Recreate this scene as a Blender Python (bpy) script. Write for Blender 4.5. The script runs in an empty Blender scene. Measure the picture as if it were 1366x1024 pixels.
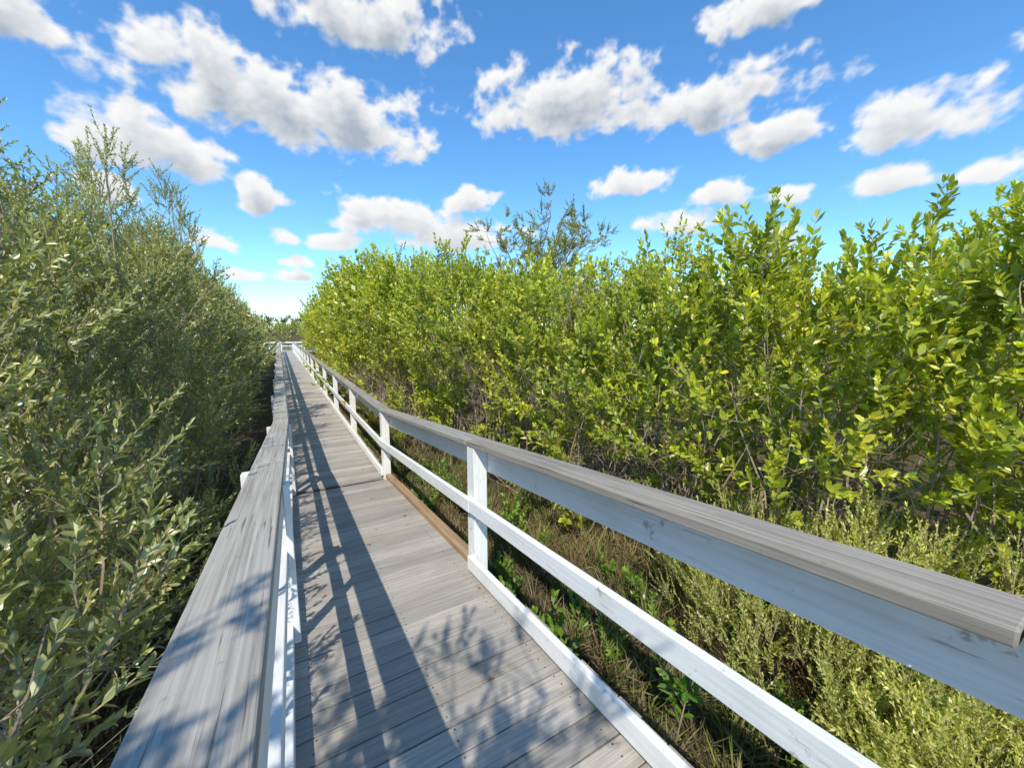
import bpy, math, random
import numpy as np
from mathutils import Vector, Quaternion, Matrix

random.seed(7)
R = np.random.RandomState(11)
scene = bpy.context.scene
COL = scene.collection
EYE = 2.25
SUN = Vector((-0.52, -0.74, 1.02)).normalized()
GZ = -0.38

scene.view_settings.view_transform = 'Standard'
scene.view_settings.look = 'None'
scene.view_settings.exposure = 0

# ------------------------------------------------------------------ noise
_perm = R.permutation(512)
_ga = R.rand(512) * 2 * math.pi
def perlin(x, y):
    xi = np.floor(x).astype(int); yi = np.floor(y).astype(int)
    xf = x - xi; yf = y - yi
    def g(ix, iy, dx, dy):
        h = _perm[(_perm[ix & 511] + iy) & 511]
        a = _ga[h]
        return np.cos(a) * dx + np.sin(a) * dy
    u = xf**3 * (xf * (xf * 6 - 15) + 10); v = yf**3 * (yf * (yf * 6 - 15) + 10)
    a = g(xi, yi, xf, yf); b = g(xi + 1, yi, xf - 1, yf)
    c = g(xi, yi + 1, xf, yf - 1); d = g(xi + 1, yi + 1, xf - 1, yf - 1)
    return (a * (1 - u) + b * u) * (1 - v) + (c * (1 - u) + d * u) * v
def fbm(x, y, o=5, gain=0.5):
    s = 0; a = 1; f = 1
    for i in range(o):
        s = s + a * perlin(x * f + 17.3 * i, y * f + 9.1 * i); a *= gain; f *= 2.03
    return s

# ------------------------------------------------------------------ materials
def new_mat(name):
    m = bpy.data.materials.new(name); m.use_nodes = True
    nt = m.node_tree
    return m, nt, nt.nodes, nt.links, nt.nodes["Principled BSDF"]

def mixrgb(nt, a, b, fac, mode='MIX'):
    n = nt.nodes.new("ShaderNodeMix"); n.data_type = 'RGBA'; n.blend_type = mode
    for sock, v in ((n.inputs[0], fac), (n.inputs[6], a), (n.inputs[7], b)):
        if isinstance(v, bpy.types.NodeSocket): nt.links.new(v, sock)
        elif isinstance(v, (int, float)): sock.default_value = v
        else: sock.default_value = (*v, 1)
    return n.outputs[2]

def noise(nt, scale, mapping=None, detail=5, rough=0.6, src=None):
    n = nt.nodes.new("ShaderNodeTexNoise"); n.inputs["Scale"].default_value = scale
    n.inputs["Detail"].default_value = detail; n.inputs["Roughness"].default_value = rough
    if src:
        a = nt.nodes.new("ShaderNodeAttribute"); a.attribute_name = src; co = a.outputs["Vector"]
    else:
        co = nt.nodes.new("ShaderNodeTexCoord").outputs["Object"]
    if mapping:
        mp = nt.nodes.new("ShaderNodeMapping"); mp.inputs["Scale"].default_value = mapping
        nt.links.new(co, mp.inputs[0]); co = mp.outputs[0]
    nt.links.new(co, n.inputs["Vector"])
    return n.outputs["Fac"]

def maprange(nt, v, a, b, c=0, d=1):
    n = nt.nodes.new("ShaderNodeMapRange"); nt.links.new(v, n.inputs[0])
    for i, k in enumerate((a, b, c, d)): n.inputs[i + 1].default_value = k
    return n.outputs[0]

def attr(nt, name):
    n = nt.nodes.new("ShaderNodeAttribute"); n.attribute_name = name
    return n

def bump(nt, bsdf, h, strength, dist):
    b = nt.nodes.new("ShaderNodeBump"); b.inputs["Strength"].default_value = strength
    b.inputs["Distance"].default_value = dist
    nt.links.new(h, b.inputs["Height"]); nt.links.new(b.outputs[0], bsdf.inputs["Normal"])

def wood_mat(name, c_dark, c_light, grain, rough=0.75, lo=.35, hi=.68, det=4, bs=.5, cracks=False):
    m, nt, N, L, B = new_mat(name)
    g = noise(nt, 1.0, grain, det, 0.6, src="gco")
    gg = maprange(nt, g, lo, hi)
    col = mixrgb(nt, c_dark, c_light, gg)
    bl = noise(nt, 2.2, None, 4)
    col = mixrgb(nt, col, (0.19, 0.165, 0.135), maprange(nt, bl, 0.5, 0.85, 0, 0.4))
    sp = noise(nt, 26, None, 3)
    col = mixrgb(nt, col, (0.13, 0.115, 0.10), maprange(nt, sp, 0.66, 0.76, 0, 0.5))
    if cracks:
        ck = noise(nt, 1.0, (grain[0] * 1.3, grain[1] * 1.6, grain[2] * 1.3), 3, .6, src="gco")
        col = mixrgb(nt, col, (0.075, 0.065, 0.055), maprange(nt, ck, 0.62, 0.67, 0, 0.75))
    t = attr(nt, "tone")
    col = mixrgb(nt, col, t.outputs["Color"], 1.0, 'MULTIPLY')
    L.new(col, B.inputs["Base Color"])
    B.inputs["Roughness"].default_value = rough; B.inputs["Specular IOR Level"].default_value = .25
    bump(nt, B, g, bs, 0.004)
    return m

MAT_DECK = wood_mat("composite_deck_board", (0.33, 0.29, 0.245), (0.50, 0.45, 0.385), (3.0, 80, 80), 0.65)
MAT_CAP = wood_mat("weathered_cap_wood", (0.28, 0.25, 0.205), (0.54, 0.49, 0.42), (75, 1.2, 75), 0.75, .3, .7, 4, .4, True)
MAT_TAN = wood_mat("raw_timber", (0.28, 0.17, 0.09), (0.48, 0.32, 0.19), (60, 2, 60), 0.8)

def paint_mat():
    m, nt, N, L, B = new_mat("weathered_white_paint")
    n1 = noise(nt, 1.0, (60, 2.0, 60), 4, 0.65, src="gco")
    n2 = noise(nt, 9, None, 6, 0.7)
    n3 = noise(nt, 2.0, None, 4, 0.6)
    n4 = noise(nt, 1.0, (90, 5.0, 90), 3, 0.6, src="gco")
    col = mixrgb(nt, (0.89, 0.88, 0.855), (0.73, 0.715, 0.68), maprange(nt, n1, 0.45, 0.8))
    col = mixrgb(nt, col, (0.34, 0.28, 0.21), maprange(nt, n2, 0.62, 0.69, 0, 0.8))
    col = mixrgb(nt, col, (0.36, 0.33, 0.29), maprange(nt, n4, 0.66, 0.72, 0, 0.7))
    col = mixrgb(nt, col, (0.62, 0.60, 0.54), maprange(nt, n3, 0.5, 0.75, 0, 0.5))
    t = attr(nt, "tone"); col = mixrgb(nt, col, t.outputs["Color"], 1.0, 'MULTIPLY')
    L.new(col, B.inputs["Base Color"]); B.inputs["Roughness"].default_value = 0.6
    bump(nt, B, n1, 0.45, 0.003)
    return m
MAT_PAINT = paint_mat()

def leaf_mat(name, rough=0.4, trans=0.3, gloss=0.05):
    m, nt, N, L, B = new_mat(name); N.remove(B)
    c = attr(nt, "Col")
    rn = attr(nt, "rnd").outputs["Fac"]
    col = mixrgb(nt, c.outputs["Color"], (1.22, 1.03, .75), maprange(nt, rn, 0, 1, 0, .9), 'MULTIPLY')
    v = N.new("ShaderNodeVectorMath"); v.operation = 'SCALE'; L.new(col, v.inputs[0]); L.new(maprange(nt, rn, 0, 1, .78, 1.32), v.inputs[3])
    col = v.outputs[0]
    df = N.new("ShaderNodeBsdfDiffuse"); L.new(col, df.inputs[0])
    tr = N.new("ShaderNodeBsdfTranslucent")
    L.new(mixrgb(nt, col, (1.6, 1.65, 0.6), 1.0, 'MULTIPLY'), tr.inputs["Color"])
    mx = N.new("ShaderNodeMixShader"); mx.inputs[0].default_value = trans
    L.new(df.outputs[0], mx.inputs[1]); L.new(tr.outputs[0], mx.inputs[2])
    gl = N.new("ShaderNodeBsdfGlossy"); gl.inputs["Roughness"].default_value = rough
    m2 = N.new("ShaderNodeMixShader"); m2.inputs[0].default_value = gloss
    L.new(mx.outputs[0], m2.inputs[1]); L.new(gl.outputs[0], m2.inputs[2])
    L.new(m2.outputs[0], N["Material Output"].inputs["Surface"])
    return m
MAT_LEAF = leaf_mat("mangrove_leaf", 0.40, 0.34, 0.06)
MAT_LEAFL = leaf_mat("silvery_mangrove_leaf", 0.42, 0.32, 0.10)
MAT_GRASS = leaf_mat("grass_blade", 0.6, 0.2, 0.02)

def bark_mat(name, c):
    m, nt, N, L, B = new_mat(name); N.remove(B)
    df = N.new("ShaderNodeBsdfDiffuse"); df.inputs[0].default_value = (*c, 1)
    L.new(df.outputs[0], N["Material Output"].inputs["Surface"])
    return m
MAT_BARK = bark_mat("grey_bark", (0.36, 0.28, 0.205))
MAT_PILE = bark_mat("timber_pile", (0.17, 0.14, 0.11))

# ------------------------------------------------------------------ mesh builder
class MB:
    def __init__(s): s.v = []; s.f = []; s.t = []; s.m = []; s.g = []
    def box8(s, vs, tone=1.0, mat=0, g=None):
        b = len(s.v); s.v += vs
        for q in ((0, 3, 2, 1), (4, 5, 6, 7), (0, 1, 5, 4), (1, 2, 6, 5), (2, 3, 7, 6), (3, 0, 4, 7)):
            s.f.append(tuple(b + k for k in q)); s.m.append(mat)
        s.t += [tone] * 8
        off = random.uniform(0, 40)
        s.g += [(p[0] + off, p[1] + off * 3, p[2] + off) for p in (g or vs)]
    def obj(s, name, mats, parent=None, bevel=0.0):
        me = bpy.data.meshes.new(name); me.from_pydata([tuple(p) for p in s.v], [], s.f)
        a = me.attributes.new("tone", 'FLOAT_COLOR', 'POINT')
        arr = np.ones((len(s.v), 4), dtype=np.float32)
        for i, t in enumerate(s.t):
            arr[i, :3] = t
        a.data.foreach_set("color", arr.ravel())
        a = me.attributes.new("gco", 'FLOAT_VECTOR', 'POINT'); a.data.foreach_set("vector", np.array(s.g, dtype=np.float32).ravel())
        for m in mats: me.materials.append(m)
        me.polygons.foreach_set("material_index", s.m)
        me.update()
        o = bpy.data.objects.new(name, me); COL.objects.link(o)
        if parent: o.parent = parent
        if bevel:
            bv = o.modifiers.new("bevel", 'BEVEL'); bv.width = bevel; bv.segments = 2; bv.limit_method = 'ANGLE'
        return o

def empty(name, loc=(0, 0, 0)):
    e = bpy.data.objects.new(name, None); e.empty_display_size = 0.3; COL.objects.link(e)
    return e

# ------------------------------------------------------------------ boardwalk path
YB = 6.03; YEND = 50.0
def zd(y): return 0.11 * (YB - y) if y < YB else 0.0
def xo(y): return 0.0 if y < YB else -0.019 * (y - YB)
def P(x, y, h): return (x + xo(y), y, zd(y) + h)
def beam(mb, x0, x1, h0, h1, y0, y1, tone=1.0, mat=0, jit=0.0, swap=False):
    j0 = random.uniform(-jit, jit); j1 = random.uniform(-jit, jit)
    g = [(x0, y0, h0), (x1, y0, h0), (x1, y1, h0), (x0, y1, h0), (x0, y0, h1), (x1, y0, h1), (x1, y1, h1), (x0, y1, h1)]
    js = (j0, j0, j1, j1) * 2
    vs = [P(p[0] + j, p[1], p[2] + j) for p, j in zip(g, js)]
    if swap: g = [(p[0], p[2], p[1]) for p in g]
    mb.box8(vs, tone, mat, g)
def tone(a=0.85, b=1.1):
    t = random.uniform(a, b); w = random.uniform(-0.02, 0.02)
    return (t + w, t, t - w)

boardwalk = empty("boardwalk")
mb = MB()
y = -4.0; W = 0.14
while y < YEND:
    y1 = y + W - 0.008
    if not (y < YB < y1):
        beam(mb, -0.25 + random.uniform(-.008, .008), 1.25 + random.uniform(-.01, .01), -0.035, 0.0 + random.uniform(-.0015, .0015), y, y1, tone(0.76, 1.12))
    y += W
y = YEND
while y < YEND + 4:
    beam(mb, -2.4, 3.6, -0.035, 0.0, y, y + W - 0.007, tone(0.8, 1.15)); y += W
mb.obj("deck_boards", [MAT_DECK], boardwalk, 0.003)
mb = MB()
cuts = [-4, -0.5, 2.59, YB] + [YB + 3.1 * k for k in range(1, 15)]
cuts = [c for c in cuts if c < YEND] + [YEND]
for a, b in zip(cuts[:-1], cuts[1:]):
    for x0 in (-0.24, 0.50, 1.19):
        beam(mb, x0, x0 + 0.045, -0.23, -0.037, a, b, tone())
for c in cuts:
    for x0 in (-0.18, 1.04):
        b = P(x0, c, -0.04)
        mb.box8([(b[0], c, GZ - .5), (b[0] + .14, c, GZ - .5), (b[0] + .14, c + .14, GZ - .5), (b[0], c + .14, GZ - .5),
                 (b[0], c, b[2] - .005), (b[0] + .14, c, b[2] - .005), (b[0] + .14, c + .14, b[2] - .005 - (.0154 if c < YB else 0)), (b[0], c + .14, b[2] - .005 - (.0154 if c < YB else 0))], 1.0)
for x0 in (-2.3, 3.4):
    for yy in (YEND + .2, YEND + 3.6):
        beam(mb, x0, x0 + .14, -1.0, -0.037, yy, yy + .14, 1.0)
mb.obj("joists_and_piles", [MAT_PILE], boardwalk, 0)
sc = MB()
y = -0.2
while y < 9:
    if not (y < YB < y + W):
        for x0 in (-0.02, 0.52, 1.06):
            for dy in (.035, .095):
                yy = y + dy + random.uniform(-.006, .006); zz = .0022
                r = .0035; xx = x0 + random.uniform(-.008, .008)
                sc.box8([P(xx - r, yy - r, -.004), P(xx + r, yy - r, -.004), P(xx + r, yy + r, -.004), P(xx - r, yy + r, -.004),
                         P(xx - r, yy - r, zz), P(xx + r, yy - r, zz), P(xx + r, yy + r, zz), P(xx - r, yy + r, zz)], 1.0)
    y += W
MS, nt, N, L, B = new_mat("dark_screw"); B.inputs["Base Color"].default_value = (.10, .09, .08, 1); B.inputs["Roughness"].default_value = .6
sc.obj("deck_screws", [MS], boardwalk, 0)
fl = MB()
for k in range(46):
    x = random.choice([random.uniform(-.08, .12), random.uniform(.95, 1.09), random.uniform(0, 1.1)]); yy = random.uniform(.6, 16); a = random.random() * 6.28
    if abs(yy - YB) < .1: continue
    L_ = random.uniform(.03, .06); w_ = L_ * .22; ca, sa = math.cos(a), math.sin(a)
    b = len(fl.v); up_ = random.uniform(.006, .014)
    for (p, q, h) in ((-L_ / 2, 0, .004), (0, w_, up_), (L_ / 2, 0, .005), (0, -w_, up_)):
        fl.v.append(P(x + p * ca - q * sa, yy + p * sa + q * ca, h)); fl.g.append((0, 0, 0))
    t = random.uniform(.6, 1.2); fl.t += [(t, t * random.uniform(.7, 1), t * .8)] * 4
    fl.f.append((b, b + 1, b + 2, b + 3)); fl.m.append(0)
MF, nt, N, L, B = new_mat("fallen_leaf"); L.new(mixrgb(nt, (.30, .20, .08), attr(nt, "tone").outputs["Color"], 1.0, 'MULTIPLY'), B.inputs["Base Color"])
fl.obj("fallen_leaves", [MF], None, 0)

# ------------------------------------------------------------------ railings
rail = empty("wooden_railing")          # right hand side
mb = MB(); cp = MB()
for i, (a, b) in enumerate(zip(cuts[:-1], cuts[1:])):
    g = 0.003
    beam(mb, 1.254, 1.288, 0.81, 1.008, a + g, b - g, tone(.95, 1.0), 0, .002)
    beam(mb, 1.100, 1.138, 0.505, 0.610, a + .02, b + .055, tone(.95, 1.0), 0, .003)
    if abs(a - 2.59) > .01:
        beam(mb, 1.098, 1.138, 0.03, 0.14, a + .02, b + .055, tone(.95, 1.0), 0, .003)
    sh = .60 if i == 1 else .15
    sh2 = .60 if i == 0 else .15
    beam(cp, 1.138, 1.30, 1.012, 1.054, a + sh + g, b + sh2 - g, tone(.70, .9), 0, .003)
beam(cp, 1.16, 1.25, 0.002, 0.06, 2.73, 6.0, (1, 1, 1), 1)
for c in cuts:
    if c < -3: c = -3.9
    beam(mb, 1.141, 1.251, -0.25, 1.009, c, c + 0.13, tone(.92, 1.0), swap=True)
mb.obj("painted_posts_and_rails", [MAT_PAINT], rail, 0.005)
cp.obj("cap_boards", [MAT_CAP, MAT_TAN], rail, 0.006)

rail2 = empty("wooden_railing")         # left hand side
mb = MB(); cp = MB()
lc = [-4, -2.25, 0.1, 2.98, YB - .15] + [YB - .15 + 3.0 * k for k in range(1, 20)]
lc = [c for c in lc if c < YEND] + [YEND]
for i, (a, b) in enumerate(zip(lc[:-1], lc[1:])):
    g = 0.003
    segs = ((a, YB), (YB, b)) if a < YB < b else ((a, b),)
    for (p, q) in segs:
        beam(mb, -0.128, -0.092, 0.84, 1.008, p + g, q - g, tone(.93, 1.0), 0, .002)
        beam(mb, -0.128, -0.092, 0.50, 0.60, p + g, q - g, tone(.93, 1.0), 0, .003)
        beam(mb, -0.128, -0.092, 0.03, 0.125, p + g, q - g, tone(.93, 1.0), 0, .003)
        beam(cp, -0.262, -0.082, 1.012, 1.054, p + g, q - g, tone(.95, 1.12), 0, .003)
for c in lc:
    beam(mb, -0.33, -0.268, -0.6, 1.0, c - .05, c + 0.05, tone(.92, 1.0), swap=True)
    beam(mb, -0.265, -0.131, 0.86, 1.0, c - .05, c + 0.0, tone(.92, 1.0))
for c in cuts:
    beam(mb, -0.089, -0.055, 0.005, 1.0, c - .12, c - .03, tone(.92, 1.0), swap=True)
mb.obj("painted_posts_and_rails", [MAT_PAINT], rail2, 0.005)
cp.obj("cap_boards", [MAT_CAP], rail2, 0.006)

rail3 = empty("wooden_railing")         # end platform
mb = MB(); ye = YEND + 3.9
for xa in (-2.4, -1.2, 0, 1.2, 2.4, 3.5):
    beam(mb, xa, xa + .1, 0, 1.0, ye, ye + .1, 1.0)
for (a, b) in ((.86, 1.0), (.5, .58)):
    beam(mb, -2.4, 3.6, a, b, ye - .04, ye - .003, .85)
beam(mb, -2.45, 3.65, 1.005, 1.045, ye - .05, ye + .14, .8)
for xa in (-2.4, 3.5):
    for (a, b) in ((.84, 1.0), (.5, .6)):
        beam(mb, xa, xa + .04, a, b, YEND, ye - .05, 1.0)
mb.obj("painted_posts_and_rails", [MAT_PAINT], rail3, 0)

# ------------------------------------------------------------------ ground and water
def axis():
    a = np.concatenate([np.arange(-14, 14.01, 0.25), 14 + np.geomspace(1, 4000, 28), -14 - np.geomspace(1, 4000, 28)])
    return np.unique(np.round(a, 3))
gx = axis(); gy = axis() + 6
XX, YY = np.meshgrid(gx, gy)
near = np.clip(1 - (np.hypot(XX, YY - 6) - 14) / 20, 0, 1)
ZZ = GZ + 0.10 * fbm(XX * .5, YY * .5, 4) * near
nx, ny = len(gx), len(gy)
verts = np.stack([XX.ravel(), YY.ravel(), ZZ.ravel()], 1)
ii = (np.arange(ny - 1)[:, None] * nx + np.arange(nx - 1)[None, :]).ravel()
faces = np.stack([ii, ii + 1, ii + 1 + nx, ii + nx], 1)
me = bpy.data.meshes.new("ground"); me.from_pydata(verts.tolist(), [], faces.tolist())
me.polygons.foreach_set("use_smooth", [True] * len(me.polygons))
gnd = bpy.data.objects.new("ground", me); COL.objects.link(gnd)
m, nt, N, L, B = new_mat("swamp_soil_and_litter")
n1 = noise(nt, 0.9, None, 6, 0.7); n2 = noise(nt, 22, None, 5, 0.7)
c = mixrgb(nt, (0.06, 0.042, 0.026), (0.19, 0.14, 0.085), maprange(nt, n2, .35, .7))
c = mixrgb(nt, c, (0.09, 0.11, 0.03), maprange(nt, n1, .45, .62, 0, .7))
L.new(c, B.inputs["Base Color"]); B.inputs["Roughness"].default_value = 1.0; B.inputs["Specular IOR Level"].default_value = 0.0
bump(nt, B, n2, 0.6, 0.03)
me.materials.append(m)

me = bpy.data.meshes.new("water"); me.from_pydata([(-60, 56, GZ + .03), (60, 56, GZ + .03), (60, 88, GZ + .03), (-60, 88, GZ + .03)], [], [(0, 1, 2, 3)])
wt = bpy.data.objects.new("water", me); COL.objects.link(wt)
m, nt, N, L, B = new_mat("lagoon_water"); B.inputs["Base Color"].default_value = (0.05, 0.09, 0.10, 1); B.inputs["Roughness"].default_value = 0.08
bump(nt, B, noise(nt, 3, None, 3), 0.2, 0.03); me.materials.append(m)

# ------------------------------------------------------------------ plants: sprig meshes
def lerp(a, b, t): return [a[i] + (b[i] - a[i]) * t for i in range(3)]
class Sprig:
    def __init__(s, seed): s.v = []; s.f = []; s.c = []; s.m = []; s.r = random.Random(seed); s.simple = False
    def tube(s, pts, r0, r1, n=4, col=(0.2, .15, .1)):
        b = len(s.v); k = len(pts)
        for i, p in enumerate(pts):
            d = (pts[min(i + 1, k - 1)] - pts[max(i - 1, 0)]).normalized()
            u = d.cross(Vector((0.31, 0.9, 0.1))).normalized(); w = d.cross(u)
            r = r0 + (r1 - r0) * i / (k - 1)
            for j in range(n):
                a = 2 * math.pi * j / n
                s.v.append(p + u * (math.cos(a) * r) + w * (math.sin(a) * r)); s.c.append(col)
        for i in range(k - 1):
            for j in range(n):
                s.f.append((b + i * n + j, b + i * n + (j + 1) % n, b + (i + 1) * n + (j + 1) % n, b + (i + 1) * n + j)); s.m.append(1)
    def leaf(s, p, d, up, Ln, Wd, col, fold=0.2, droop=0.12):
        d = d.normalized(); side = d.cross(up)
        if side.length < 1e-3: side = d.cross(Vector((1, 0, 0)))
        side.normalize(); n = side.cross(d)
        w = Wd / 2; b = len(s.v)
        if s.simple:
            s.v += [p, p + d * (.5 * Ln) + side * w, p + d * Ln, p + d * (.5 * Ln) - side * w]
            s.c += [col] * 4; s.f.append((b, b + 1, b + 2, b + 3)); s.m.append(0); return
        s.v += [p, p + d * (.38 * Ln) + side * w + n * (fold * w), p + d * (.76 * Ln) + side * (w * .8) + n * (fold * w - droop * Ln * .4),
                p + d * Ln - n * (droop * Ln), p + d * (.76 * Ln) - side * (w * .8) + n * (fold * w - droop * Ln * .4), p + d * (.38 * Ln) - side * w + n * (fold * w)]
        s.c += [col] * 6
        s.f += [(b, b + 1, b + 2, b + 3), (b, b + 3, b + 4, b + 5)]; s.m += [0, 0]
    def shoot(s, p0, d0, Ln, leafL, leafW, cols, step, r, up_bend=0.4, start=0.2, ang=55, bare=False, n=3):
        rnd = s.r; d = d0.normalized(); pts = [p0.copy()]; p = p0.copy()
        for i in range(n):
            d = (d + Vector((rnd.gauss(0, .12), rnd.gauss(0, .12), up_bend / n))).normalized()
            p = p + d * (Ln / n); pts.append(p.copy())
        s.tube(pts, r, r * .4, 3)
        if bare: return pts
        t = start * Ln; phase = rnd.random() * 6.28
        while t <= Ln:
            q = t / Ln * n; i = min(int(q), n - 1); pos = pts[i].lerp(pts[i + 1], min(q - i, 1)); ax = (pts[i + 1] - pts[i]).normalized()
            u = ax.cross(Vector((0.3, .2, .93))).normalized(); w = ax.cross(u)
            fr = t / Ln
            for j in (0, math.pi):
                a = phase + j + rnd.gauss(0, .3); al = math.radians(ang - 28 * fr + rnd.gauss(0, 12))
                out = u * math.cos(a) + w * math.sin(a)
                dr = ax * math.cos(al) + out * math.sin(al)
                sz = rnd.uniform(.7, 1.15) * (1 - .3 * fr * fr)
                c = cols(rnd, fr)
                s.leaf(pos, dr, ax * .8 - out * .2 + Vector((rnd.gauss(0, .25), rnd.gauss(0, .25), .5)), leafL * sz, leafW * sz, c, droop=rnd.uniform(-.05, .22))
            phase += 1.75 + rnd.gauss(0, .2); t += step * rnd.uniform(.8, 1.25)
        ax = (pts[-1] - pts[-2]).normalized()
        for j in range(3):
            dr = (ax + Vector((rnd.gauss(0, .35), rnd.gauss(0, .35), rnd.gauss(0, .35)))).normalized()
            s.leaf(pts[-1], dr, Vector((rnd.gauss(0, 1), rnd.gauss(0, 1), .5)), leafL * .65, leafW * .55, cols(rnd, 1.0))
        return pts
    def mesh(s, name, mats):
        me = bpy.data.meshes.new(name); me.from_pydata([tuple(v) for v in s.v], [], s.f)
        a = me.attributes.new("Col", 'FLOAT_COLOR', 'POINT')
        arr = np.ones((len(s.v), 4), dtype=np.float32); arr[:, :3] = np.array(s.c)
        a.data.foreach_set("color", arr.ravel())
        for m in mats: me.materials.append(m)
        me.polygons.foreach_set("material_index", s.m); me.update()
        return bpy.data.objects.new(name, me)

def cvar(base, young, yellow, py, var=.25):
    def f(r, fr):
        c = lerp(base, young, max(0, min(1, fr * fr * .8 + r.gauss(0, .25))))
        if r.random() < py: c = lerp(c, yellow, r.uniform(.4, 1))
        k = r.uniform(1 - var, 1 + var)
        return tuple(max(0.005, x * k) for x in c)
    return f

def make_set(cname, n, seed, H, nside, sideL, leafL, leafW, cols, step, mat=None, up=.5, ang=55, sr=0.006, spread=(25, 60), simple=False):
    coll = bpy.data.collections.new(cname)
    for i in range(n):
        s = Sprig(seed + i); r = s.r; s.simple = simple
        h = H * r.uniform(.85, 1.15)
        main = s.shoot(Vector((0, 0, 0)), Vector((r.gauss(0, .12), r.gauss(0, .12), 1)), h, leafL, leafW, cols, step, sr, .3, .35, ang, n=4 if not simple else 2)
        nn = len(main) - 1
        for j in range(nside):
            q = r.uniform(.08, .75) * nn; k = int(q)
            pos = main[k].lerp(main[k + 1], q - k)
            az = j * 2.4 + r.gauss(0, .4); al = math.radians(r.uniform(*spread))
            d = Vector((math.cos(az) * math.sin(al), math.sin(az) * math.sin(al), math.cos(al)))
            s.shoot(pos, d, sideL * r.uniform(.7, 1.25), leafL, leafW, cols, step, sr * .6, up, .15, ang, n=3 if not simple else 2)
        o = s.mesh("%s_%d" % (cname, i), [mat or MAT_LEAF, MAT_BARK]); coll.objects.link(o)
    return coll

C_R = cvar((0.235, 0.305, 0.030), (0.50, 0.565, 0.065), (0.68, 0.60, 0.07), .08)
C_L = cvar((0.235, 0.265, 0.095), (0.42, 0.45, 0.18), (0.52, 0.49, 0.23), .04)
C_T = cvar((0.19, 0.22, 0.06), (0.34, 0.37, 0.10), (0.4, 0.39, 0.13), .03)
C_S = cvar((0.36, 0.43, 0.12), (0.56, 0.61, 0.22), (0.62, 0.56, 0.24), .10)
C_G = cvar((0.10, 0.22, 0.025), (0.22, 0.36, 0.04), (0.3, 0.4, 0.05), .1)
C_D = cvar((0.22, 0.25, 0.06), (0.38, 0.40, 0.11), (0.44, 0.40, 0.12), .05)
C_DD = cvar((0.09, 0.11, 0.05), (0.15, 0.17, 0.075), (0.2, 0.2, 0.08), .02)
SET_R = make_set("broadleaf_sprig", 7, 100, .75, 4, .36, .100, .050, C_R, .052)
SET_L = make_set("narrowleaf_sprig", 7, 200, .80, 6, .36, .066, .026, C_L, .036, up=.6, ang=50, mat=MAT_LEAFL)
SET_RF = make_set("broadleaf_branch", 4, 150, .85, 4, .42, .15, .075, C_R, .085, simple=True)
SET_LF = make_set("narrowleaf_branch", 4, 250, .85, 5, .42, .12, .048, C_L, .065, up=.6, ang=50, simple=True, mat=MAT_LEAFL)
SET_T = make_set("small_leaf_sprig", 4, 300, .45, 5, .26, .070, .034, C_T, .036)
SET_S = make_set("feathery_sprig", 5, 400, .60, 8, .30, .040, .015, C_S, .023, up=.7, ang=45, sr=.003, spread=(12, 40), simple=True)
SET_G = make_set("weed_sprig", 3, 500, .28, 4, .18, .07, .035, C_G, .035, sr=.004)
SET_D = make_set("distant_branch", 4, 550, .85, 4, .42, .15, .08, C_D, .085, simple=True)
SET_DD = make_set("treeline_branch", 3, 570, .85, 4, .42, .15, .09, C_DD, .085, simple=True)

SET_W = bpy.data.collections.new("bare_twigs")
for i in range(4):
    s = Sprig(600 + i); r = s.r
    main = s.shoot(Vector((0, 0, 0)), Vector((r.gauss(0, .3), r.gauss(0, .3), 1)), 1.0, 0, 0, None, 1, .007, .2, bare=True, n=5)
    for j in range(8):
        q = r.uniform(.3, 4.5); k = int(q); pos = main[k].lerp(main[k + 1], q - k)
        d = Vector((r.gauss(0, 1), r.gauss(0, 1), r.uniform(-.3, 1)))
        sub = s.shoot(pos, d, r.uniform(.25, .5), 0, 0, None, 1, .004, .3, bare=True)
        for jj in range(2):
            k = r.randint(1, 3)
            s.shoot(sub[k], Vector((r.gauss(0, 1), r.gauss(0, 1), r.uniform(-.4, 1))), r.uniform(.12, .3), 0, 0, None, 1, .0022, .2, bare=True, n=2)
    SET_W.objects.link(s.mesh("bare_twig_%d" % i, [MAT_LEAF, MAT_BARK]))
SET_B = bpy.data.collections.new("grass_tufts")
for i in range(5):
    s = Sprig(700 + i); r = s.r
    dry = i < 3
    for j in range(42):
        a = r.random() * 6.28; p = Vector((math.cos(a), math.sin(a), 0)) * r.uniform(0, .12)
        d = Vector((math.cos(a) * r.uniform(.1, .9), math.sin(a) * r.uniform(.1, .9), 1)).normalized()
        Ln = r.uniform(.2, .5); w = r.uniform(.004, .007)
        col = (0.20, .155, .095) if dry else (0.16, .19, .055)
        k = r.uniform(.4, 1.4); col = tuple(x * k for x in col)
        side = d.cross(Vector((0, 0, 1))).normalized() * w; b = len(s.v)
        m1 = p + d * (Ln * .55); tip = p + d * Ln + Vector((d.x, d.y, -.6)) * (Ln * .35)
        s.v += [p - side, p + side, m1 + side * .8, m1 - side * .8, tip]
        s.c += [col] * 5; s.f += [(b, b + 1, b + 2, b + 3), (b + 3, b + 2, b + 4)]; s.m += [0, 0]
    SET_B.objects.link(s.mesh("grass_tuft_%d" % i, [MAT_GRASS, MAT_BARK]))

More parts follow.
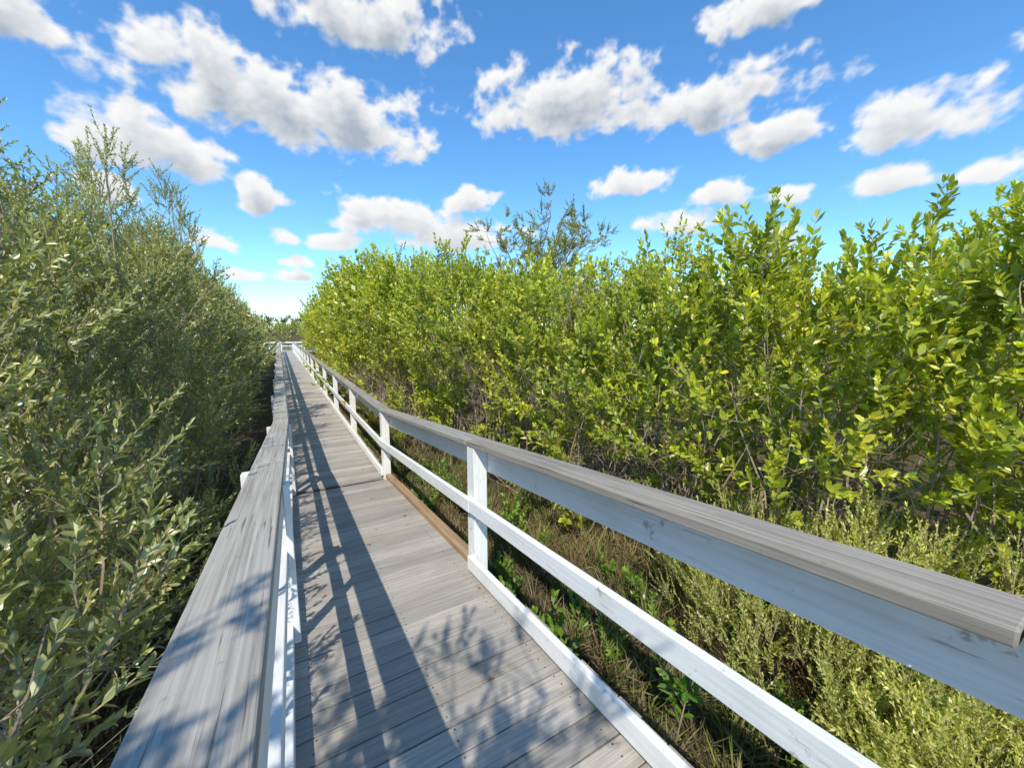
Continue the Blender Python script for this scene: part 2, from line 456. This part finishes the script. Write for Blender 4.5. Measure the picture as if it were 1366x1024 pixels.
_gn = {}
def gn_group(coll):
    if coll.name in _gn: return _gn[coll.name]
    g = bpy.data.node_groups.new("scatter_" + coll.name, 'GeometryNodeTree')
    g.interface.new_socket("Geometry", in_out='INPUT', socket_type='NodeSocketGeometry')
    g.interface.new_socket("Geometry", in_out='OUTPUT', socket_type='NodeSocketGeometry')
    N = g.nodes; L = g.links
    i = N.new("NodeGroupInput"); o = N.new("NodeGroupOutput")
    ci = N.new("GeometryNodeCollectionInfo"); ci.inputs["Collection"].default_value = coll
    ci.inputs["Separate Children"].default_value = True; ci.inputs["Reset Children"].default_value = True
    ip = N.new("GeometryNodeInstanceOnPoints"); ip.inputs["Pick Instance"].default_value = True
    def na(name, t):
        n = N.new("GeometryNodeInputNamedAttribute"); n.data_type = t; n.inputs["Name"].default_value = name
        return [s for s in n.outputs if s.enabled and s.name == "Attribute"][0]
    er = N.new("FunctionNodeEulerToRotation"); L.new(na("rot", 'FLOAT_VECTOR'), er.inputs[0])
    L.new(i.outputs[0], ip.inputs["Points"]); L.new(ci.outputs[0], ip.inputs["Instance"])
    L.new(er.outputs[0], ip.inputs["Rotation"]); L.new(na("scl", 'FLOAT'), ip.inputs["Scale"]); L.new(na("idx", 'INT'), ip.inputs["Instance Index"])
    rl = N.new("GeometryNodeRealizeInstances")
    L.new(ip.outputs[0], rl.inputs[0]); L.new(rl.outputs[0], o.inputs[0])
    _gn[coll.name] = g
    return g

U = random.uniform; G = random.gauss
def smooth(t): t = max(0, min(1, t)); return t * t * (3 - 2 * t)
def P1(a, b): return float(perlin(np.array([a]), np.array([b]))[0])

def scatter(name, items, coll, parent=None):
    me = bpy.data.meshes.new(name); me.from_pydata([tuple(p[0]) for p in items], [], [])
    rot = []; n = len(coll.objects)
    for p, ax, sc in items:
        q = Vector((0, 0, 1)).rotation_difference(Vector(ax).normalized()) @ Quaternion((0, 0, 1), random.random() * 6.283)
        rot += list(q.to_euler())
    a = me.attributes.new("rot", 'FLOAT_VECTOR', 'POINT'); a.data.foreach_set("vector", rot)
    a = me.attributes.new("scl", 'FLOAT', 'POINT'); a.data.foreach_set("value", [i[2] for i in items])
    pa = np.array([i[0] for i in items])
    cl = .5 + 1.0 * perlin(pa[:, 0] * .45 + pa[:, 1] * .9, pa[:, 2] * .9 + 30)      # plant-to-plant tone
    rv = np.clip(.55 * cl + .45 * R.rand(len(items)), 0, 1)
    a = me.attributes.new("rnd", 'FLOAT', 'POINT'); a.data.foreach_set("value", rv.astype(np.float32))
    a = me.attributes.new("idx", 'INT', 'POINT'); a.data.foreach_set("value", [random.randrange(n) for _ in items])
    o = bpy.data.objects.new(name, me); COL.objects.link(o)
    if parent: o.parent = parent
    md = o.modifiers.new("scatter", 'NODES'); md.node_group = gn_group(coll)
    return o

def pw(pts, y):
    if y <= pts[0][0]: return pts[0][1]
    for (a, fa), (b, fb) in zip(pts[:-1], pts[1:]):
        if y <= b: return fa + (fb - fa) * (y - a) / (b - a)
    return pts[-1][1]
def r_front(y, z):
    f = pw([(-8, 4.4), (0, 3.7), (3, 3.0), (6, 2.3), (9, 1.95), (13, 1.8)], y)
    return f + xo(y) + .6 * P1(y * .7, z * .7) + max(0, z - 2.8) * .35
def r_top(y, x):
    base = EYE + pw([(-3, .85), (1, .85), (3, .80), (6, 1.0), (10, 1.7), (14, 2.0), (40, 2.15)], y)
    return base + .6 * P1(y * .6 + 3, x * .5) + .95 * P1(y * 1.7, x * 1.7 + 5)
def l_front(y, z):
    return -(1.12 + .25 * smooth((y - 8) / 8) + max(0, z - 1.0) * .36) + xo(y) + .75 * P1(y * .55 + 40, z * .5) + .35 * P1(y * 1.4, z * 1.4 + 9)
def l_top(y, x):
    return EYE + pw([(2, .75), (4, .95), (6, 1.35), (8, 1.6), (12, 1.95), (40, 2.05)], y) + 1.1 * P1(y * .6 + 20, x * .5) + .9 * P1(y * 1.7, x * 1.7 + 9)

def thicket(name, sgn, front, top, coll, coarse, yr, yfar, dens, smin, smax, stems, low, twigs, depth, lowd):
    par = empty(name); items = []; tw = []; far = []
    y = yr[0]
    while y < yfar:
        fine = y < 10
        q = 1.0 if fine else (.42 if y < 24 else .28)
        sc = 1.0 if fine else 1.25
        tgt = items if fine else far
        for k in range(int(dens * q * 4.0)):
            yy = y + U(0, 1)
            z = U(GZ + .05, EYE + 2.2)
            if z < low and random.random() > lowd: continue
            t = random.expovariate(1 / .5)
            x = front(yy, z) + sgn * t
            s = U(smin, smax) * sc
            if z + .85 * s > top(yy, x): continue
            fr = math.exp(-t)
            tgt.append(((x, yy, z), (-sgn * abs(G(.35, .3)) * fr + G(0, .22), G(-.1, .25), 1), s))
        for k in range(int(dens * q * .42 * depth)):
            yy = y + U(0, 1); t = U(0, depth) * U(.3, 1); x = front(yy, 3.2) + sgn * t
            s = U(smin, smax) * sc
            z = top(yy, x) - .85 * s - abs(G(0, .25))
            tgt.append(((x, yy, z), (G(0, .15), G(0, .15), 1), s))
        for k in range(26 if y < 12 else 7):
            yy = y + U(0, 1); t = U(.9, depth + 1); x = front(yy, 1.5) + sgn * t
            z = U(GZ + .1, top(yy, x) - 1.0)
            far.append(((x, yy, z), (G(0, .3), G(0, .3), 1), U(.9, 1.3)))
        if y < 16:
            for k in range(int(twigs)):
                yy = y + U(0, 1); z = U(GZ, 2.2) if k % 3 else U(GZ, .9); t = random.expovariate(1 / .4)
                tw.append(((front(yy, z) + sgn * (t + .12), yy, z), (G(0, .4), G(0, .5), 1), U(.6, .95)))
        y += 1
    scatter("foliage", items, coll, par)
    scatter("inner_foliage", far, coarse, par)
    scatter("bare_twigs", tw, SET_W, par)
    s = Sprig(99); y0 = yr[0]
    for k in range(stems):
        yy = U(y0, 22) if k % 3 else U(y0, 9)
        t = abs(G(.3, .9)) + .1
        x = front(yy, 0.5) + sgn * (t + .1); p = Vector((x, yy, GZ - .05)); d = Vector((G(0, .35), G(0, .35), 1)).normalized()
        pts = [p.copy()]; H = top(yy, x) - GZ - U(.9, 1.6)
        for i in range(7):
            d = (d + Vector((G(0, .13), G(0, .13), .12))).normalized(); p = p + d * (H / 7)
            f = front(p.y, p.z)
            if sgn * (p.x - f) < .1: p.x = f + sgn * .1
            pts.append(p.copy())
        s.tube(pts, U(.008, .022), .005, 4)
    o = s.mesh("stems", [MAT_LEAF, MAT_BARK]); COL.objects.link(o); o.parent = par

thicket("mangrove_thicket", 1, r_front, r_top, SET_R, SET_RF, (-3, 0), 32, 26, .7, 1.15, 300, .9, 26, 5.0, .42)
thicket("mangrove_thicket", -1, l_front, l_top, SET_L, SET_LF, (1, 0), 38, 27, .7, 1.15, 200, .3, 12, 4.5, .8)
items = []
for k in range(420):
    if k % 4: x = U(8.5, 22); yy = U(-14, 40)
    else: x = U(-18, -8); yy = U(0, 45)
    s = U(1.8, 2.8); items.append(((x, yy, U(GZ, 2.7 - s * .7 + .3 * P1(x * .3, yy * .3))), (G(0, .25), G(0, .25), 1), s))
scatter("background_scrub", items, SET_D)

def tree(name, base, topz, crown_r, coll, seed, n_limbs=7, leaf_n=3, sscale=.75):
    rr = random.Random(seed); par = empty(name); s = Sprig(seed); items = []
    b = Vector(base); H = topz - b.z
    p = b.copy(); pts = [p.copy()]; d = Vector((rr.gauss(0, .1), rr.gauss(0, .1), 1))
    for i in range(8):
        d = (d + Vector((rr.gauss(0, .08), rr.gauss(0, .08), .1))).normalized(); p = p + d * (H * .62 / 8); pts.append(p.copy())
    s.tube(pts, .05, .025, 7)
    for j in range(n_limbs):
        st = pts[rr.randint(4, 8)]; az = j * 2.4 + rr.gauss(0, .3)
        R_ = crown_r * rr.uniform(.45, 1.05)
        end = Vector((b.x + math.cos(az) * R_, b.y + math.sin(az) * R_, topz - .3 - .45 * (R_ / crown_r) ** 2 + rr.gauss(0, .1)))
        lim = []
        for i in range(7):
            t = i / 6; q = st.lerp(end, t); q.z = st.z + (end.z - st.z) * (t ** .7) + rr.gauss(0, .03); lim.append(q)
        s.tube(lim, .018, .007, 5)
        for i in (3, 4, 5, 6):
            for k in range(leaf_n):
                dd = Vector((rr.gauss(0, .8), rr.gauss(0, .8), rr.uniform(0, .7))).normalized()
                q = lim[i] + dd * rr.uniform(.08, .3)
                s.tube([lim[i], lim[i].lerp(q, .5) + Vector((0, 0, .02)), q], .006, .0035, 3)
                items.append((tuple(q), (dd.x, dd.y, dd.z + .5), rr.uniform(.5, .8) * sscale))
    o = s.mesh("trunk_and_limbs", [MAT_LEAF, MAT_BARK]); COL.objects.link(o); o.parent = par
    scatter("crown_foliage", items, coll, par)
tree("unseen_shade_tree", (5.0, 7.3, GZ), 4.8, 1.2, SET_T, 31, 12, 4, 1.0)
tree("unseen_shade_tree", (-1.35, -1.15, GZ), 4.1, 0.95, SET_T, 47, 10, 4, .95)  # out-of-view tree behind the camera, added to cast dappled shade on the deck
for k, (bx, by, tz) in enumerate([(-1.85, 7.0, 4.75), (-1.7, 9.6, 5.2), (-1.85, 4.6, 3.75), (-2.1, 12.5, 5.1), (-2.8, 6.6, 4.1), (-2.2, 4.1, 3.45), (-2.3, 8.1, 4.9), (-2.4, 5.6, 4.2)]):
    s_items = []
    for i in range(26):
        f = (i / 26); z = tz - .6 - f * 1.7; rad = .05 + f * .42
        a = U(0, 6.28); s_items.append(((bx + math.cos(a) * rad, by + math.sin(a) * rad, z), (math.cos(a) * .25, math.sin(a) * .25, 1), U(.6, .85)))
    par = empty("mangrove_sapling")
    scatter("foliage", s_items, SET_L, par)
    s = Sprig(800 + k); s.tube([Vector((bx + .1, by, GZ)), Vector((bx - .05, by + .05, 1.5)), Vector((bx, by, tz - .4))], .03, .008, 6)
    o = s.mesh("stem", [MAT_LEAF, MAT_BARK]); COL.objects.link(o); o.parent = par

items = []
for (cx, cy, r0, h0) in [(3.0, 1.1, .65, 1.5), (3.3, .2, .8, 1.65), (3.6, -.8, .8, 1.6), (3.2, 1.8, .5, 1.35), (2.8, .2, .5, 1.2), (3.6, .9, .6, 1.6)]:
    for k in range(90):
        a = U(0, 6.28); q = math.sqrt(U(0, 1)) * r0
        zz = GZ + (h0 - .4) * (1.0 - (q / r0) ** 2 * .6) * U(.1, 1.0)
        items.append(((cx + math.cos(a) * q, cy + math.sin(a) * q, zz), (math.cos(a) * .5 * q / r0 + G(0, .15), math.sin(a) * .5 * q / r0 + G(0, .15), 1), U(.65, 1.05)))
scatter("shrub", items, SET_S)
items = []
for k in range(1800):
    yy = U(-2, 12); x = U(1.4, r_front(yy, 0) + 1.0)
    items.append(((x, yy, GZ + U(-.06, .05)), (G(0, .5), G(0, .5), 1), U(.45, 1.1)))
for k in range(300):
    yy = U(-1, 8); x = U(-1.8, -.4)
    items.append(((x, yy, GZ + U(-.06, .05)), (G(0, .3), G(0, .3), 1), U(.6, 1.1)))
scatter("grass", items, SET_B)
items = []
for k in range(90):
    yy = U(-1, 9); x = U(1.45, max(1.7, r_front(yy, 0) - .1))
    items.append(((x, yy, GZ + U(0, .1)), (G(0, .3), G(0, .3), 1), U(.6, 1.3)))
for (x, yy) in [(1.46, 1.9), (1.5, 2.1), (1.9, 1.3)]:
    items.append(((x, yy, GZ + .2), (0, 0, 1), 1.4))
scatter("weeds", items, SET_G)

items = []
for k in range(1000):
    yy = U(88, 140); x = U(-60, 45); top_ = 4.2 + 1.2 * P1(x * .08, yy * .08)
    s = U(2.2, 3.4); items.append(((x, yy, top_ - s * .75 - (U(0, 3.6) if yy < 98 else U(0, 1))), (G(0, .2), G(0, .2), 1), s))
scatter("distant_mangroves", items, SET_D)
items = []
for k in range(900):
    yy = U(290, 330); x = U(-160, 160); top_ = 14 + 4 * P1(x * .03, 1.5) + 3 * P1(x * .11, 7.5)
    s = U(6, 10); items.append(((x, yy, top_ - s * .7 - U(0, 12)), (G(0, .25), G(0, .25), 1), s))
scatter("distant_treeline", items, SET_DD)

# ------------------------------------------------------------------ clouds
TH = math.radians(29.6)
CL = [(-.86, .43, .22, .08), (-.97, .34, .08, .05), (-.58, .53, .36, .10), (-.36, .48, .19, .075), (-.62, .325, .06, .055), (-.28, .27, .16, .055),
      (-.13, .235, .14, .055), (-.105, .31, .07, .032), (-.447, .215, .065, .028), (-.56, .222, .05, .024), (-.38, .295, .06, .028),
      (.285, .352, .11, .032), (.137, .53, .25, .075), (.47, .53, .22, .065), (.64, .465, .14, .05), (.975, .495, .17, .075), (.514, .335, .085, .034),
      (.67, .325, .065, .024), (.94, .36, .15, .038), (1.14, .385, .11, .038), (-.725, .22, .07, .026), (-.66, .137, .06, .017), (-.54, .13, .065, .018),
      (.62, .215, .08, .04), (.417, .26, .10, .03), (-.52, .165, .045, .015), (1.3, .43, .1, .04),
      (-.35, .72, .24, .06), (.6, .74, .18, .045), (-1.2, .74, .2, .07), (1.35, .72, .20, .055), (-1.9, .45, .4, .1), (-1.7, .2, .3, .05),
      (2.0, .5, .4, .08), (1.9, .25, .3, .05), (3.2, .9, .8, .2), (-3.2, .8, .8, .2)]
NA, NE = 1300, 390
az = np.linspace(-1.6, 1.6, NA); el = np.linspace(.04, .95, NE)
AZ, EL = np.meshgrid(az, el)
def field(AZ, EL):
    wx = .012 * fbm(AZ * 9, EL * 12 + 50, 3); wy = .009 * fbm(AZ * 9 + 31, EL * 12, 3)
    A = AZ + wx; E = EL + wy
    F = np.full(A.shape, -5.0)
    for (u, v, w, h) in CL:
        a0 = math.atan(u); ca = math.cos(a0); e0 = math.atan(v * ca)
        wa = w * ca * ca; he = h * ca
        dy = (E - e0) / he
        dy = np.where(dy < 0, dy * 1.35, dy)
        dd = np.sqrt(((A - a0) / wa) ** 2 + dy ** 2)
        F = np.maximum(F, 1.0 - dd)
    n = fbm(AZ * 12, EL * 17 + 7, 6, .52)
    b = np.abs(fbm(AZ * 18 + 5, EL * 24, 4, .5))
    return F + .75 * n - .45 * b + .06
D0 = field(AZ, EL)
alpha = np.clip((D0 + .14) / .52, 0, 1); alpha = alpha * alpha * (3 - 2 * alpha)
up = field(AZ - .008, EL + .034)
up2 = field(AZ - .004, EL + .012)
sh = np.clip(.62 * np.clip(up + .05, 0, 1.2) + .30 * np.clip(up2, 0, 1), 0, 1)  # underside shading of the clouds, painted into their vertex colour
sh = sh * (0.45 + .75 * np.clip(EL / .5, 0, 1)); sh = np.clip(sh, 0, 1)
white = np.array([1.0, 1.0, 1.0]); grey = np.array([.42, .49, .58])
COLR = white[None, None] * (1 - sh[..., None]) + grey[None, None] * sh[..., None]
Rr = 4000.0
ANG = TH + AZ
vx = np.sin(ANG) * np.cos(EL) * Rr; vy = np.cos(ANG) * np.cos(EL) * Rr; vz = np.sin(EL) * Rr
verts = np.stack([vx.ravel(), vy.ravel(), vz.ravel() + EYE], 1).astype(np.float32)
ii = (np.arange(NE - 1)[:, None] * NA + np.arange(NA - 1)[None, :]).ravel()
fc = np.stack([ii, ii + 1, ii + 1 + NA, ii + NA], 1)
al = alpha.ravel(); keep = al[fc].max(1) > .004; fc = fc[keep]
used = np.unique(fc); rm = np.full(len(verts), -1); rm[used] = np.arange(len(used)); fc = rm[fc]; verts = verts[used]
me = bpy.data.meshes.new("clouds")
me.vertices.add(len(verts)); me.vertices.foreach_set("co", verts.ravel())
me.loops.add(len(fc) * 4); me.loops.foreach_set("vertex_index", fc.ravel().astype(np.int32))
me.polygons.add(len(fc)); me.polygons.foreach_set("loop_start", (np.arange(len(fc)) * 4).astype(np.int32))
me.update(calc_edges=True)
a = me.attributes.new("Col", 'FLOAT_COLOR', 'POINT')
arr = np.ones((len(verts), 4), dtype=np.float32); arr[:, :3] = COLR.reshape(-1, 3)[used]; a.data.foreach_set("color", arr.ravel())
a = me.attributes.new("dens", 'FLOAT', 'POINT'); a.data.foreach_set("value", al[used].astype(np.float32))
clouds = bpy.data.objects.new("clouds", me); COL.objects.link(clouds)
m, nt, N, L, B = new_mat("cumulus_cloud"); N.remove(B)
e = N.new("ShaderNodeEmission"); t = N.new("ShaderNodeBsdfTransparent"); mx = N.new("ShaderNodeMixShader")
L.new(attr(nt, "Col").outputs["Color"], e.inputs[0]); e.inputs[1].default_value = 0.98  # clouds emit their painted white and shaded grey instead of being lit
L.new(attr(nt, "dens").outputs["Fac"], mx.inputs[0]); L.new(t.outputs[0], mx.inputs[1]); L.new(e.outputs[0], mx.inputs[2])
L.new(mx.outputs[0], N["Material Output"].inputs["Surface"])
m.cycles.emission_sampling = 'NONE'
me.materials.append(m)

# ------------------------------------------------------------------ world, sun
w = bpy.data.worlds.new("World"); scene.world = w; w.use_nodes = True
nt = w.node_tree; N = nt.nodes; L = nt.links
sky = N.new("ShaderNodeTexSky"); sky.sky_type = 'NISHITA'; sky.sun_disc = False
sky.sun_elevation = math.asin(SUN.z); sky.sun_rotation = math.atan2(SUN.x, SUN.y)
sky.altitude = 0; sky.air_density = 1.0; sky.dust_density = 0.0; sky.ozone_density = 3.0
tint = mixrgb(nt, sky.outputs[0], (0.98, 1.22, 1.34), 1.0, 'MULTIPLY')
hs = N.new("ShaderNodeHueSaturation"); hs.inputs["Saturation"].default_value = 1.10; hs.inputs["Value"].default_value = 1.25
L.new(tint, hs.inputs["Color"])
bg = N["Background"]; L.new(hs.outputs[0], bg.inputs["Color"]); bg.inputs["Strength"].default_value = 0.145
sl = bpy.data.lights.new("sun", 'SUN'); sl.energy = 5.0; sl.angle = math.radians(.5); sl.color = (1, .95, .84)
so = bpy.data.objects.new("sun", sl); COL.objects.link(so)
so.rotation_euler = (-SUN).to_track_quat('-Z', 'Y').to_euler()

# ------------------------------------------------------------------ camera
cd = bpy.data.cameras.new("camera"); cam = bpy.data.objects.new("camera", cd); COL.objects.link(cam)
cd.sensor_width = 36; cd.lens = 36 * 520 / 1366; cd.clip_start = .03; cd.clip_end = 20000
cam.location = (0, 0, EYE)
pt = math.radians(7.67)
fwd = Vector((math.sin(TH) * math.cos(pt), math.cos(TH) * math.cos(pt), -math.sin(pt)))
cam.rotation_euler = fwd.to_track_quat('-Z', 'Y').to_euler()
scene.camera = cam
